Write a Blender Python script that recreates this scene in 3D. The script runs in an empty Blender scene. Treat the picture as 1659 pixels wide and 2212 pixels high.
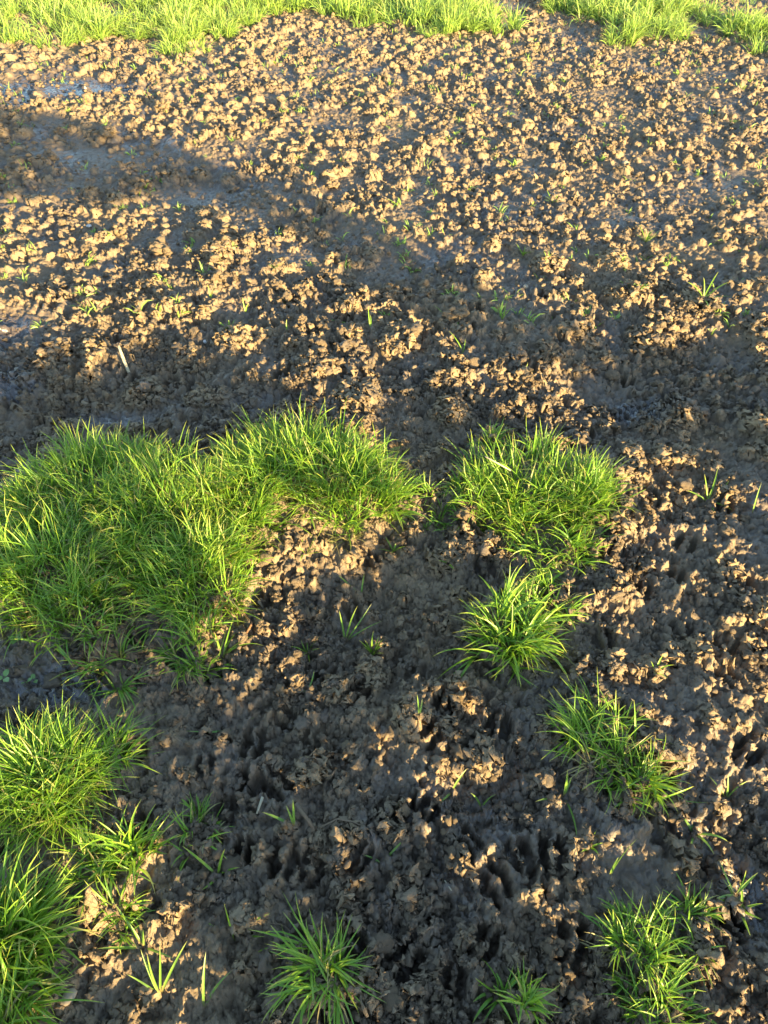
import bpy, math, random
import numpy as np
from mathutils import Vector, noise as mnoise

C = bpy.context.scene.collection
sc = bpy.context.scene
RNG = np.random.default_rng(7)
random.seed(7)
PI = math.pi

# ------------------------------------------------------------------ camera, sky, sun, exposure
H, PITCH, FOV = 1.5, math.radians(46.0), math.radians(69.4)
cam_d = bpy.data.cameras.new('camera')
cam = bpy.data.objects.new('camera', cam_d)
C.objects.link(cam)
cam.location = (0, 0, H)
cam.rotation_euler = (PI / 2 - PITCH, 0, 0)
cam_d.sensor_fit = 'VERTICAL'
cam_d.sensor_height = 24
cam_d.lens = 12 / math.tan(FOV / 2)
cam_d.clip_start = 0.02
cam_d.clip_end = 500
sc.camera = cam

SUN_EL = math.radians(10.0)
TRAVEL = np.array([-0.60, 0.80])            # the way the light runs over the ground
world = bpy.data.worlds.new('World')
sc.world = world
world.use_nodes = True
wn = world.node_tree
wn.nodes.clear()
wo = wn.nodes.new('ShaderNodeOutputWorld')
wb = wn.nodes.new('ShaderNodeBackground')
ws = wn.nodes.new('ShaderNodeTexSky')
ws.sky_type = 'NISHITA'
ws.sun_disc = False
ws.ozone_density = 1.6
ws.dust_density = 0.4
ws.sun_elevation = SUN_EL
ws.sun_rotation = math.atan2(-TRAVEL[0], -TRAVEL[1])
wb.inputs['Strength'].default_value = 0.108
wn.links.new(ws.outputs[0], wb.inputs[0])
wn.links.new(wb.outputs[0], wo.inputs[0])
sd = bpy.data.lights.new('sun', 'SUN')
sd.energy = 5.0
sd.angle = math.radians(0.5)
sd.color = (1.0, 0.76, 0.37)
sun = bpy.data.objects.new('sun', sd)
C.objects.link(sun)
ld = Vector((TRAVEL[0] * math.cos(SUN_EL), TRAVEL[1] * math.cos(SUN_EL), -math.sin(SUN_EL)))
sun.rotation_euler = ld.to_track_quat('-Z', 'Y').to_euler()
sun.location = (5, -7, 3)
sc.view_settings.view_transform = 'Standard'
sc.view_settings.look = 'None'
sc.view_settings.gamma = 1
sc.view_settings.use_curve_mapping = False
sc.view_settings.exposure = 2.35

# ------------------------------------------------------------------ photo <-> ground
FPX = 1106 / math.tan(FOV / 2)               # focal length in pixels of a 1659 x 2212 print
CP, SP = math.cos(PITCH), math.sin(PITCH)


def ground(px, py):
    """The point of the level ground seen at a pixel of the 1659 x 2212 print."""
    a, b = (px - 829.5) / FPX, (1106 - py) / FPX
    dy, dz = CP + b * SP, -SP + b * CP
    t = H / -dz
    return a * t, dy * t


def scale_at(px, py):
    """Metres per print pixel, across the view, at that ground point."""
    x, y = ground(px, py)
    return (y * CP + H * SP) / FPX


def to_print(x, y):
    f = y * CP + H * SP
    return 829.5 + FPX * x / f, 1106 - FPX * (y * SP - H * CP) / f


# ------------------------------------------------------------------ noise
_perm = np.random.default_rng(3).permutation(256).astype(np.int32)
_ang = np.random.default_rng(4).random(256).astype(np.float32) * 2 * PI
_gx, _gy = np.cos(_ang), np.sin(_ang)
_tab = [np.random.default_rng(10 + k).random(256).astype(np.float32) for k in range(5)]


def perlin(x, y, seed=0):
    x = x + seed * 17.31
    y = y + seed * 41.17
    xf, yf = np.floor(x), np.floor(y)
    xi, yi = xf.astype(np.int32), yf.astype(np.int32)
    fx, fy = (x - xf).astype(np.float32), (y - yf).astype(np.float32)
    u = fx * fx * fx * (fx * (fx * 6 - 15) + 10)
    v = fy * fy * fy * (fy * (fy * 6 - 15) + 10)
    a0, a1 = _perm[xi & 255], _perm[(xi + 1) & 255]
    y0, y1 = yi & 255, (yi + 1) & 255
    h00, h10 = _perm[(a0 + y0) & 255], _perm[(a1 + y0) & 255]
    h01, h11 = _perm[(a0 + y1) & 255], _perm[(a1 + y1) & 255]
    n00 = _gx[h00] * fx + _gy[h00] * fy
    n10 = _gx[h10] * (fx - 1) + _gy[h10] * fy
    n01 = _gx[h01] * fx + _gy[h01] * (fy - 1)
    n11 = _gx[h11] * (fx - 1) + _gy[h11] * (fy - 1)
    a = n00 + u * (n10 - n00)
    b = n01 + u * (n11 - n01)
    return (a + v * (b - a)) * 1.5


def fbm(x, y, octaves, seed=0, gain=0.5):
    s, a = 0, 1.0
    for k in range(octaves):
        s = s + a * perlin(x * 2 ** k, y * 2 ** k, seed + 5 * k)
        a *= gain
    return s


def ridged(x, y, octaves, seed=0, gain=0.5):
    s, a = 0, 1.0
    for k in range(octaves):
        s = s + a * (1 - 2 * np.abs(perlin(x * 2 ** k, y * 2 ** k, seed + 7 * k)))
        a *= gain
    return s


def domes(x, y, cell, prob, seed, rmin=0.25, rmax=0.62):
    """Clods as domes: the height and the middle (0..1) of the highest dome over each point."""
    gx, gy = x / cell, y / cell
    xi, yi = np.floor(gx).astype(np.int32), np.floor(gy).astype(np.int32)
    out = np.zeros_like(x)
    for i in (-1, 0, 1):
        for j in (-1, 0, 1):
            cx, cy = xi + i, yi + j
            h = _perm[(_perm[(cx + seed * 13) & 255] + cy + seed * 7) & 255]
            px, py = cx + _tab[0][h], cy + _tab[1][h]
            r = rmin + (rmax - rmin) * _tab[2][h] ** 1.7
            st = 0.75 + 0.6 * _tab[4][h]
            d2 = ((gx - px) ** 2 * st + (gy - py) ** 2 / st) / (r * r)
            q = np.sqrt(np.maximum(1 - d2, 0)) * r
            out = np.maximum(out, np.where(_tab[3][h] < prob, q, 0))
    return out * cell


def plates(x, y, cell, seed):
    """Broken chunks: every cell of a cracked pattern has its own height and tilt; also how near its crack is."""
    gx, gy = x / cell, y / cell
    xi, yi = np.floor(gx).astype(np.int32), np.floor(gy).astype(np.int32)
    f1 = np.full_like(x, 9.0)
    f2 = np.full_like(x, 9.0)
    hh = np.zeros_like(x)
    for i in (-1, 0, 1):
        for j in (-1, 0, 1):
            cx, cy = xi + i, yi + j
            h = _perm[(_perm[(cx + seed * 13) & 255] + cy + seed * 7) & 255]
            dx, dy = gx - cx - _tab[0][h], gy - cy - _tab[1][h]
            d = dx * dx + dy * dy
            v = _tab[2][h] - 0.5 + (_tab[3][h] - 0.5) * dx * 1.3 + (_tab[4][h] - 0.5) * dy * 1.3
            closer = d < f1
            f2 = np.where(closer, f1, np.minimum(f2, d))
            hh = np.where(closer, v, hh)
            f1 = np.where(closer, d, f1)
    return hh, np.sqrt(f2) - np.sqrt(f1)


def sstep(a, b, v):
    t = np.clip((v - a) / (b - a), 0, 1)
    return t * t * (3 - 2 * t)


# ------------------------------------------------------------------ mesh helpers
def mesh_from(name, verts, quads=None, tris=None, smooth=True):
    me = bpy.data.meshes.new(name)
    verts = np.asarray(verts, np.float32).reshape(-1, 3)
    idx, starts, pos = [], [], 0
    for arr, k in ((quads, 4), (tris, 3)):
        if arr is not None and len(arr):
            arr = np.asarray(arr, np.int32).reshape(-1, k)
            idx.append(arr.ravel())
            starts.append(pos + np.arange(len(arr), dtype=np.int32) * k)
            pos += arr.size
    me.vertices.add(len(verts))
    me.vertices.foreach_set('co', verts.ravel())
    if idx:
        idx, starts = np.concatenate(idx), np.concatenate(starts)
        me.loops.add(len(idx))
        me.loops.foreach_set('vertex_index', idx)
        me.polygons.add(len(starts))
        me.polygons.foreach_set('loop_start', starts)
        me.update(calc_edges=True)
        if smooth:
            me.polygons.foreach_set('use_smooth', np.ones(len(starts), bool))
    return me


def attr(me, name, vals):
    a = me.attributes.new(name, 'FLOAT', 'POINT')
    a.data.foreach_set('value', np.ascontiguousarray(vals, np.float32).ravel())


def link(name, me, mat=None, parent=None, kind=None, label=None, cat=None, group=None, loc=None):
    o = bpy.data.objects.new(name, me)
    C.objects.link(o)
    if mat is not None and me is not None and not me.materials:
        me.materials.append(mat)
    if parent is not None:
        o.parent = parent
    if loc is not None:
        o.location = loc
    for k, v in (('kind', kind), ('label', label), ('category', cat), ('group', group)):
        if v:
            o[k] = v
    return o


# ------------------------------------------------------------------ materials
def new_mat(name):
    m = bpy.data.materials.new(name)
    m.use_nodes = True
    nt = m.node_tree
    b = nt.nodes['Principled BSDF']
    return m, nt, b


def nd(nt, typ, **kw):
    n = nt.nodes.new(typ)
    for k, v in kw.items():
        setattr(n, k, v)
    return n


def mix_rgb(nt, fac, a, b, blend='MIX'):
    n = nd(nt, 'ShaderNodeMix', data_type='RGBA', blend_type=blend)
    for s, v in ((n.inputs[0], fac), (n.inputs[6], a), (n.inputs[7], b)):
        if hasattr(v, 'is_output'):
            nt.links.new(v, s)
        else:
            s.default_value = v if isinstance(v, float) else (*v, 1)
    return n.outputs[2]


def maprange(nt, v, a, b, c, d):
    n = nd(nt, 'ShaderNodeMapRange')
    nt.links.new(v, n.inputs[0])
    for i, q in enumerate((a, b, c, d)):
        n.inputs[i + 1].default_value = q
    return n.outputs[0]


def noise_tex(nt, vec, scale, detail=4, rough=0.6):
    n = nd(nt, 'ShaderNodeTexNoise')
    n.inputs['Scale'].default_value = scale
    n.inputs['Detail'].default_value = detail
    n.inputs['Roughness'].default_value = rough
    if vec is not None:
        nt.links.new(vec, n.inputs['Vector'])
    return n.outputs[0]


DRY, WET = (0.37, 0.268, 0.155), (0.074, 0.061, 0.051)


def mud_material(name, from_attr=True, moist_shade=0.35):
    m, nt, b = new_mat(name)
    tc = nd(nt, 'ShaderNodeTexCoord').outputs['Object']
    n1 = noise_tex(nt, tc, 9, 5)
    n2 = noise_tex(nt, tc, 140, 4)
    n3 = noise_tex(nt, tc, 420, 3, 0.7)
    if from_attr:
        at = nd(nt, 'ShaderNodeAttribute', attribute_name='moist_shade').outputs['Fac']
    else:
        rnd = nd(nt, 'ShaderNodeObjectInfo').outputs['Random']
        at = maprange(nt, rnd, 0, 1, moist_shade - 0.25, moist_shade + 0.25)
    ad = nd(nt, 'ShaderNodeMath', operation='ADD')
    nt.links.new(at, ad.inputs[0])
    nt.links.new(maprange(nt, n1, 0.3, 0.7, -0.18, 0.18), ad.inputs[1])
    ad2 = nd(nt, 'ShaderNodeMath', operation='ADD', use_clamp=True)
    nt.links.new(ad.outputs[0], ad2.inputs[0])
    nt.links.new(maprange(nt, n2, 0.3, 0.7, -0.14, 0.14), ad2.inputs[1])
    w = ad2.outputs[0]
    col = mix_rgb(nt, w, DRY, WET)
    col = mix_rgb(nt, maprange(nt, n3, 0.3, 0.75, 0.0, 0.35), col, (0.16, 0.10, 0.06))
    nt.links.new(col, b.inputs['Base Color'])
    nt.links.new(maprange(nt, w, 0.15, 1.0, 0.97, 0.24), b.inputs['Roughness'])
    nt.links.new(maprange(nt, w, 0.4, 1.0, 0.4, 1.0), b.inputs['Specular IOR Level'])
    bp = nd(nt, 'ShaderNodeBump')
    nt.links.new(maprange(nt, w, 0.4, 0.95, 0.95, 0.25), bp.inputs['Strength'])
    bp.inputs['Distance'].default_value = 0.005
    bs = nd(nt, 'ShaderNodeMath', operation='ADD')
    nt.links.new(n2, bs.inputs[0])
    nt.links.new(maprange(nt, n3, 0, 1, 0, 0.45), bs.inputs[1])
    nt.links.new(bs.outputs[0], bp.inputs['Height'])
    nt.links.new(bp.outputs[0], b.inputs['Normal'])
    return m


M_MUD = mud_material('wet_mud')
M_CLOD = mud_material('crumbly_mud', False, 0.22)
M_CLOD_WET = mud_material('damp_mud_lump', False, 0.42)


def leaf_material(name, base, mid, tip, dry):
    """Grass: pale at the foot, green along the blade, tips yellowed and painted paler as if sunlit; light shines through."""
    m, nt, b = new_mat(name)
    t = nd(nt, 'ShaderNodeAttribute', attribute_name='along').outputs['Fac']
    r = nd(nt, 'ShaderNodeAttribute', attribute_name='tint').outputs['Fac']
    c1 = mix_rgb(nt, maprange(nt, t, 0.0, 0.25, 0, 1), base, mid)
    c2 = mix_rgb(nt, maprange(nt, t, 0.75, 1.0, 0, 1), c1, tip)
    c3 = mix_rgb(nt, maprange(nt, r, 0.3, 1.0, 0, 0.65), c2, (mid[0] * 0.38, mid[1] * 0.6, mid[2] * 1.0))
    pale = maprange(nt, r, 0.0, 0.12, 1, 0)
    pale.node.clamp = True
    col = mix_rgb(nt, pale, c3, dry)
    nt.links.new(col, b.inputs['Base Color'])
    b.inputs['Roughness'].default_value = 0.36
    b.inputs['Specular IOR Level'].default_value = 0.5
    tr = nd(nt, 'ShaderNodeBsdfTranslucent')
    tc = mix_rgb(nt, 0.35, col, (0.30, 0.42, 0.03))
    nt.links.new(tc, tr.inputs['Color'])
    mx = nd(nt, 'ShaderNodeMixShader')
    mx.inputs[0].default_value = 0.35
    nt.links.new(b.outputs[0], mx.inputs[1])
    nt.links.new(tr.outputs[0], mx.inputs[2])
    nt.links.new(mx.outputs[0], nt.nodes['Material Output'].inputs[0])
    return m


M_GRASS = leaf_material('grass_blade', (0.38, 0.38, 0.10), (0.235, 0.41, 0.035), (0.66, 0.64, 0.12), (0.36, 0.31, 0.13))
M_FAR_GRASS = leaf_material('far_grass_blade', (0.20, 0.27, 0.07), (0.33, 0.48, 0.09), (0.55, 0.60, 0.19), (0.38, 0.36, 0.16))
M_SPRIG = leaf_material('sprig_blade', (0.34, 0.16, 0.12), (0.22, 0.38, 0.06), (0.46, 0.46, 0.14), (0.36, 0.30, 0.12))


def plain(name, col, rough=0.8, var=0.3, scale=60):
    m, nt, b = new_mat(name)
    tc = nd(nt, 'ShaderNodeTexCoord').outputs['Object']
    n = noise_tex(nt, tc, scale, 5)
    col2 = tuple(c * (1 - var) for c in col)
    nt.links.new(mix_rgb(nt, maprange(nt, n, 0.3, 0.7, 0, 1), col, col2), b.inputs['Base Color'])
    b.inputs['Roughness'].default_value = rough
    bp = nd(nt, 'ShaderNodeBump')
    bp.inputs['Strength'].default_value = 0.4
    bp.inputs['Distance'].default_value = 0.002
    nt.links.new(n, bp.inputs['Height'])
    nt.links.new(bp.outputs[0], b.inputs['Normal'])
    return m


M_STRAW = plain('pale_straw', (0.58, 0.50, 0.33), 0.7)
M_STALK = plain('dead_brown_stalk', (0.22, 0.12, 0.06), 0.8)
M_ROOT = plain('rootlet', (0.23, 0.16, 0.095), 0.85)
M_STONE = plain('tan_stone', (0.42, 0.33, 0.22), 0.6, 0.25, 90)
M_WHITE = plain('white_stone', (0.62, 0.60, 0.55), 0.55, 0.2, 90)
M_COTY = plain('seedling_leaf', (0.17, 0.28, 0.07), 0.45, 0.2, 80)
M_LEAF = plain('shade_screen_leaf', (0.05, 0.09, 0.025), 0.6)  # leaves and stems of the added shade screen

M_STEM = plain('shade_screen_stem', (0.10, 0.06, 0.04), 0.8)

# ------------------------------------------------------------------ where things stand (print pixels)
# mounds under the tufts and ridges: px, py, radius in px, lift in m
MOUNDS = [(200, 1090, 190, .045), (420, 1120, 170, .05), (660, 1060, 200, .05), (800, 1090, 120, .03), (1160, 1080, 200, .05),
          (130, 1290, 170, .035), (420, 1270, 130, .045), (1090, 1370, 130, .03), (1310, 1630, 140, .03), (110, 1700, 160, .045),
          (260, 1890, 130, .03), (20, 2080, 130, .03), (690, 2080, 110, .015), (1390, 2110, 130, .02), (900, 1570, 150, .035),
          (760, 1290, 190, -.035), (1420, 1320, 200, .03), (1330, 1760, 120, .03), (1500, 1600, 160, .02), (800, 1950, 250, -.02),
          (300, 780, 240, -.02), (700, 800, 150, .02), (1000, 790, 150, .025), (1400, 850, 220, -.03), (150, 900, 220, -.02),
          (900, 590, 140, -.03), (700, 500, 120, -.025), (450, 380, 160, -.04), (200, 300, 150, -.035), (550, 560, 140, .02)]
# smooth wet patches: px, py, rx, ry
SMOOTH = [(20, 735, 210, 60), (0, 830, 120, 40), (230, 905, 120, 30), (520, 880, 90, 30), (1400, 860, 170, 70), (1250, 730, 130, 40), (620, 800, 120, 40),
          (130, 195, 170, 32), (250, 330, 200, 40), (480, 420, 190, 38), (900, 560, 130, 45), (720, 690, 130, 40), (1580, 760, 110, 60),
          (1380, 1880, 90, 60), (160, 1500, 130, 60), (1590, 1960, 80, 120), (380, 1580, 90, 90), (1150, 700, 120, 36), (1560, 380, 110, 40)]
HOOF = [(493, 1751), (540, 1700), (600, 1700), (530, 1851), (675, 1880), (615, 1871), (550, 1610), (875, 1761), (925, 1759), (1064, 1916),
        (1159, 1916), (875, 2076), (1190, 1852), (1075, 1577), (1120, 1861), (1045, 2041), (325, 684), (370, 824), (402, 834), (535, 824),
        (610, 824), (725, 759), (795, 819), (95, 899), (30, 874), (360, 704), (465, 864), (280, 814), (1204, 749), (1139, 814), (1450, 879),
        (894, 909), (1070, 894), (1300, 1228), (1380, 1293), (1450, 1268), (1600, 1293), (1465, 1378), (780, 1500), (960, 1530),
        (930, 1600), (300, 1640), (800, 1210), (1010, 1830), (1420, 1700),
        (1560, 1480), (620, 1560), (1600, 1640),
        (760, 2040), (980, 2120), (1230, 2040), (1560, 1100), (1400, 1090)]

# ------------------------------------------------------------------ ground: one dense sheet of mud
NR, NC = 1380, 860
Y0, Y1 = -0.28, 8.7
k_ = 0.00088                                   # row spacing grows with distance
s0 = 0.0026
tt = np.linspace(0, 1, NR)
ratio = (s0 + k_ * (Y1 - 0.3)) / s0
rows = Y0 + (Y1 - Y0) * (ratio ** tt - 1) / (ratio - 1)
uu = np.linspace(-1, 1, NC)
half = 0.60 + 0.372 * np.maximum(rows, -0.1)
X = (half[:, None] * (1.06 * uu + 0.30 * uu ** 7)[None, :]).astype(np.float32)
Y = np.repeat(rows[:, None], NC, 1).astype(np.float32)
X += (RNG.random(X.shape).astype(np.float32) - 0.5) * 0.0012
PX, PY = to_print(X, Y)

def blob(px, py, rx, ry):
    return np.exp(-(((PX - px) / rx) ** 2 + ((PY - py) / ry) ** 2))

far = sstep(2.2, 3.1, Y + 0.25 * perlin(X * 1.3, Y * 1.3, 91))
smooth = np.zeros_like(X)
for s in SMOOTH:
    smooth = np.maximum(smooth, blob(*s))
smooth = sstep(0.25, 0.75, smooth + 0.25 * fbm(X * 6, Y * 6, 3, 71))
sheen = np.zeros_like(X)
for s in [(10, 735, 170, 45), (0, 840, 120, 50), (130, 195, 190, 30), (0, 225, 90, 16), (230, 905, 110, 25), (1400, 890, 120, 35), (1590, 1960, 80, 100), (160, 1500, 120, 50)]:
    sheen = np.maximum(sheen, blob(*s))
sheen = sstep(0.25, 0.8, sheen + 0.3 * fbm(X * 7, Y * 7, 3, 72))
mid = sstep(1.55, 2.0, Y) * (1 - far)

wx = X + 0.010 * fbm(X * 28, Y * 28, 3, 21)
wy = Y + 0.010 * fbm(X * 28, Y * 28, 3, 22)
Z = (0.022 - 0.012 * far) * fbm(X * 0.9, Y * 0.9, 3, 1) + (0.018 - 0.012 * far) * fbm(X * 4.0, Y * 4.0, 2, 2)
for px, py, rp, lift in MOUNDS:
    gx, gy = ground(px, py)
    r = rp * scale_at(px, py)
    Z += lift * np.exp(-((X - gx) ** 2 + ((Y - gy) / 0.9) ** 2) / (r * r))
patch = fbm(X * 3.1, Y * 3.1, 3, 33)                       # where clods gather
rough = 1 - 0.5 * smooth
near = (1 - far)
# trodden, pulled mud
Z += (near * 0.012 + far * 0.006) * rough * ridged(wx * 8, wy * 6, 3, 40)
Z += (near * 0.007 + far * 0.003) * (0.35 + 0.65 * rough) * ridged(wx * 30, wy * 24, 3, 50)
# broken chunks and cracks
pw_x, pw_y = X + 0.006 * perlin(X * 55, Y * 55, 11), Y + 0.006 * perlin(X * 55, Y * 55, 12)
h1, e1 = plates(pw_x, pw_y, 0.036, 4)
h2, e2 = plates(pw_x * 1.0, pw_y * 0.9, 0.015, 6)
chunk = (near * 1.0 + far * 0.45) * (0.15 + 0.85 * rough) * np.clip(0.8 + 0.7 * patch, 0.3, 1.4)
Z += chunk * (0.019 * h1 + 0.008 * h2 - 0.008 * (1 - sstep(0, 0.16, e1)) - 0.002 * (1 - sstep(0, 0.2, e2)))
# clods of four sizes
p_far = np.clip(0.44 + 0.45 * patch, 0.08, 0.9) * far * (1 - 0.6 * smooth)
p_near = np.clip(0.40 + 0.40 * patch, 0.04, 0.8) * near * rough
prob = p_far + p_near + 0.22 * mid * rough
c1 = domes(wx, wy, 0.085, prob * (0.8 - 0.4 * far * sstep(-0.6, 0.8, X)), 1)
c0 = domes(wx, wy, 0.15, mid * 0.55, 8)
c2 = domes(wx, wy, 0.045, prob, 2)
w2x, w2y = wx + 0.003 * perlin(X * 150, Y * 150, 5), wy + 0.003 * perlin(X * 150, Y * 150, 6)
c3 = domes(w2x, w2y, 0.022, np.clip(prob * 1.1, 0, 0.9), 3)
c4 = domes(w2x, w2y, 0.011, np.clip(prob * 1.3 + 0.12 * rough, 0, 0.9), 4)
clod = np.maximum(np.maximum(c1 * 0.75, c2 * 0.95), c0 * 0.6) + 0.6 * c3
Z += clod * (0.85 + 0.15 * far) + 0.6 * c4
# cloven hoof prints: two slots side by side with a ridge between and a lifted rim
hoof = np.zeros_like(Z)
prints = [ground(*p) + (None,) for p in HOOF]
while len(prints) < 200:
    pl = RNG.random()
    x, y = (RNG.uniform(-.8, .7), RNG.uniform(.15, 1.35)) if pl < .38 else (RNG.uniform(-1.6, 1.6), RNG.uniform(1.85, 2.9)) if pl < .68 else (RNG.uniform(-1.9, 1.9), RNG.uniform(-0.1, 3.4))
    if RNG.random() < 0.35 + 0.65 * (y < 2.6) and all((x - q[0]) ** 2 + (y - q[1]) ** 2 > 0.07 ** 2 for q in prints):
        prints.append((x, y, 0))
for n, (x, y, rnd) in enumerate(prints):
    r0, r1 = np.searchsorted(rows, (y - 0.10, y + 0.10))
    if r1 - r0 < 3:
        continue
    sx, sy = X[r0:r1], Y[r0:r1]
    a = RNG.normal(0.05, 0.55)
    dep = RNG.uniform(0.026, 0.046) if rnd is None else RNG.uniform(0.012, 0.044)
    sz = RNG.uniform(0.85, 1.2)
    lx = ((sx - x) * math.cos(a) + (sy - y) * math.sin(a)) / sz
    ly = (-(sx - x) * math.sin(a) + (sy - y) * math.cos(a)) / sz
    jit = 0.0065 * perlin(sx * 45, sy * 45, n % 40)
    e = np.full(sx.shape, 9.0, np.float32)
    for side in (-1, 1):
        ex = (lx - side * (0.0150 - 0.10 * np.abs(ly)) + jit) / 0.0098
        ey = (ly + jit) / 0.031
        e = np.minimum(e, ex * ex + ey * ey)
    pit = 1 - sstep(0.45, 1.35, e)
    rim = np.exp(-((np.sqrt(e) - 1.9) / 0.65) ** 2)
    smear = np.exp(-e / 2.2) * near[r0:r1]
    calm = Z[r0:r1][e < 12].mean() if (e < 12).any() else 0
    Z[r0:r1] += (calm - Z[r0:r1]) * 0.22 * smear
    rough[r0:r1] *= 1 - 0.30 * smear
    hoof[r0:r1] += -dep * pit + 0.010 * rim * (0.6 + perlin(sx * 35, sy * 35, 61))
    clod[r0:r1] *= 1 - pit
Z += hoof
# crumbs and grain
g1 = fbm(X * 95, Y * 95, 2, 80)
Z += 0.0036 * np.abs(g1) * (0.25 + 0.75 * rough) + 0.002 * ridged(X * 150, Y * 150, 2, 88) * rough + 0.0012 * perlin(X * 330, Y * 330, 83)
# lumps lean and overhang: shove the high ground sideways
amp = np.clip(clod, 0, 0.04) + 0.008 * near * rough + 0.003
ZZ = Z * 90
X2 = X + amp * (0.42 * perlin(X * 75 + ZZ, Y * 75, 85) + 0.3 * perlin(X * 190 - ZZ, Y * 190 + ZZ, 87)) - 0.12 * clod
Y2 = Y + amp * (0.42 * perlin(X * 75, Y * 75 + ZZ, 86) + 0.3 * perlin(X * 190 + ZZ, Y * 190 - ZZ, 89)) - 0.25 * clod
moist_shade = 0.53 + 0.06 * smooth + 0.42 * sheen + 0.07 * far + 0.26 * fbm(X * 2.2, Y * 2.2, 3, 95) - 11.0 * np.clip(clod, 0, 0.04) + 2.0 * np.clip(-hoof, 0, 0.06)  # damp patches, plus painted contrast: clods pale as lit crests, gaps dark as shade
moist_shade = np.clip(moist_shade, 0.02, 1)

ii = np.arange(NR * NC, dtype=np.int32).reshape(NR, NC)
quads = np.stack([ii[:-1, :-1], ii[:-1, 1:], ii[1:, 1:], ii[1:, :-1]], -1).reshape(-1, 4)
gm = mesh_from('muddy_ground', np.stack([X2, Y2, Z], -1), quads)
attr(gm, 'moist_shade', moist_shade)
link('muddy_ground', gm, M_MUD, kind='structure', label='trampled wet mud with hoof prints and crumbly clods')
# the field round about, butted under the rim of the dense sheet
xa, xb = float(X[0].max()) - 0.05, float(X[-1].max()) - 0.05
inn = [(-xa, Y0 + .03), (xa, Y0 + .03), (xb, Y1 - .05), (-xb, Y1 - .05)]
out = [(-120, -120), (120, -120), (120, 160), (-120, 160)]
fm = mesh_from('field', [(*p, -0.03) for p in inn] + [(*p, -0.03) for p in out], [(0, 4, 5, 1), (1, 5, 6, 2), (2, 6, 7, 3), (3, 7, 4, 0)], smooth=False)
attr(fm, 'moist_shade', np.full(8, 0.4))
link('field', fm, M_MUD, kind='structure')


def surf(x, y):
    """Height of the mud at a point (the highest of the few vertices about it)."""
    r = int(np.clip(np.searchsorted(rows, y), 2, NR - 3))
    c = int(np.clip(np.searchsorted(X[r], x), 2, NC - 3))
    return float(np.mean(Z[r - 2:r + 3, c - 2:c + 3]))


def at(px, py, sink=0.004):
    x, y = ground(px, py)
    for _ in range(3):                        # keep the pixel true on raised or sunken ground
        z = surf(x, y)
        gx, gy = ground(px, py)
        x, y = gx * (H - z) / H, gy * (H - z) / H
    return x, y, surf(x, y) - sink


# ------------------------------------------------------------------ loose crumbs and clods (nobody could count them)
def lump(seed, sub=3, rough_=0.42):
    import bmesh
    bm = bmesh.new()
    bmesh.ops.create_icosphere(bm, subdivisions=sub, radius=1.0)
    off = Vector((seed * 3.7, seed * 1.3, seed * 7.1))
    st = Vector((random.uniform(0.8, 1.25), random.uniform(0.8, 1.25), random.uniform(0.6, 0.95)))
    for v in bm.verts:
        p = v.co.copy()
        d = 1 + rough_ * mnoise.noise(p * 1.1 + off) + rough_ * 0.75 * mnoise.noise(p * 2.6 + off) - rough_ * 0.55 * abs(mnoise.noise(p * 4.5 + off)) + 0.22 * abs(mnoise.noise(p * 8 + off)) - 0.10 + 0.14 * mnoise.noise(p * 15 + off)
        v.co = Vector((p.x * st.x, p.y * st.y, p.z * st.z)) * max(d, 0.25)
    me = bpy.data.meshes.new('lump')
    bm.to_mesh(me)
    bm.free()
    me.polygons.foreach_set('use_smooth', np.ones(len(me.polygons), bool))
    return me


def crumb_cluster(seed, count, sub=2):
    """A clod as it breaks: a ragged core with crumbs of many sizes stuck to it."""
    import bmesh
    rnd = random.Random(seed)
    bm = bmesh.new()
    parts = [(Vector((0, 0, 0)), 0.62)]
    for i in range(count):
        d = Vector((rnd.gauss(0, 1), rnd.gauss(0, 1), abs(rnd.gauss(0, .8)) - .15)).normalized()
        parts.append((Vector((d.x * rnd.uniform(.5, 1.0), d.y * rnd.uniform(.5, .95), d.z * rnd.uniform(.35, .72))), rnd.uniform(.13, .36)))
    for i, (c, r) in enumerate(parts):
        me = lump(seed * 31 + i, sub if i else 3, 0.42)
        t = bmesh.new()
        t.from_mesh(me)
        bpy.data.meshes.remove(me)
        for v in t.verts:
            v.co = v.co * r + c
        tm = bpy.data.meshes.new('t')
        t.to_mesh(tm)
        t.free()
        bm.from_mesh(tm)
        bpy.data.meshes.remove(tm)
    me = bpy.data.meshes.new('clod_shape')
    bm.to_mesh(me)
    bm.free()
    me.polygons.foreach_set('use_smooth', np.ones(len(me.polygons), bool))
    return me


def lump_set(mat, n, sub, seed):
    col = bpy.data.collections.new('lump_shapes')
    for k in range(n):
        me = crumb_cluster(seed + k, 16 if k % 2 else 10) if sub == 3 and k % 4 else lump(seed + k, sub, 0.6 if sub == 3 else 0.5)
        me.materials.append(mat)
        col.objects.link(bpy.data.objects.new('lump_shape', me))
    return col


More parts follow.
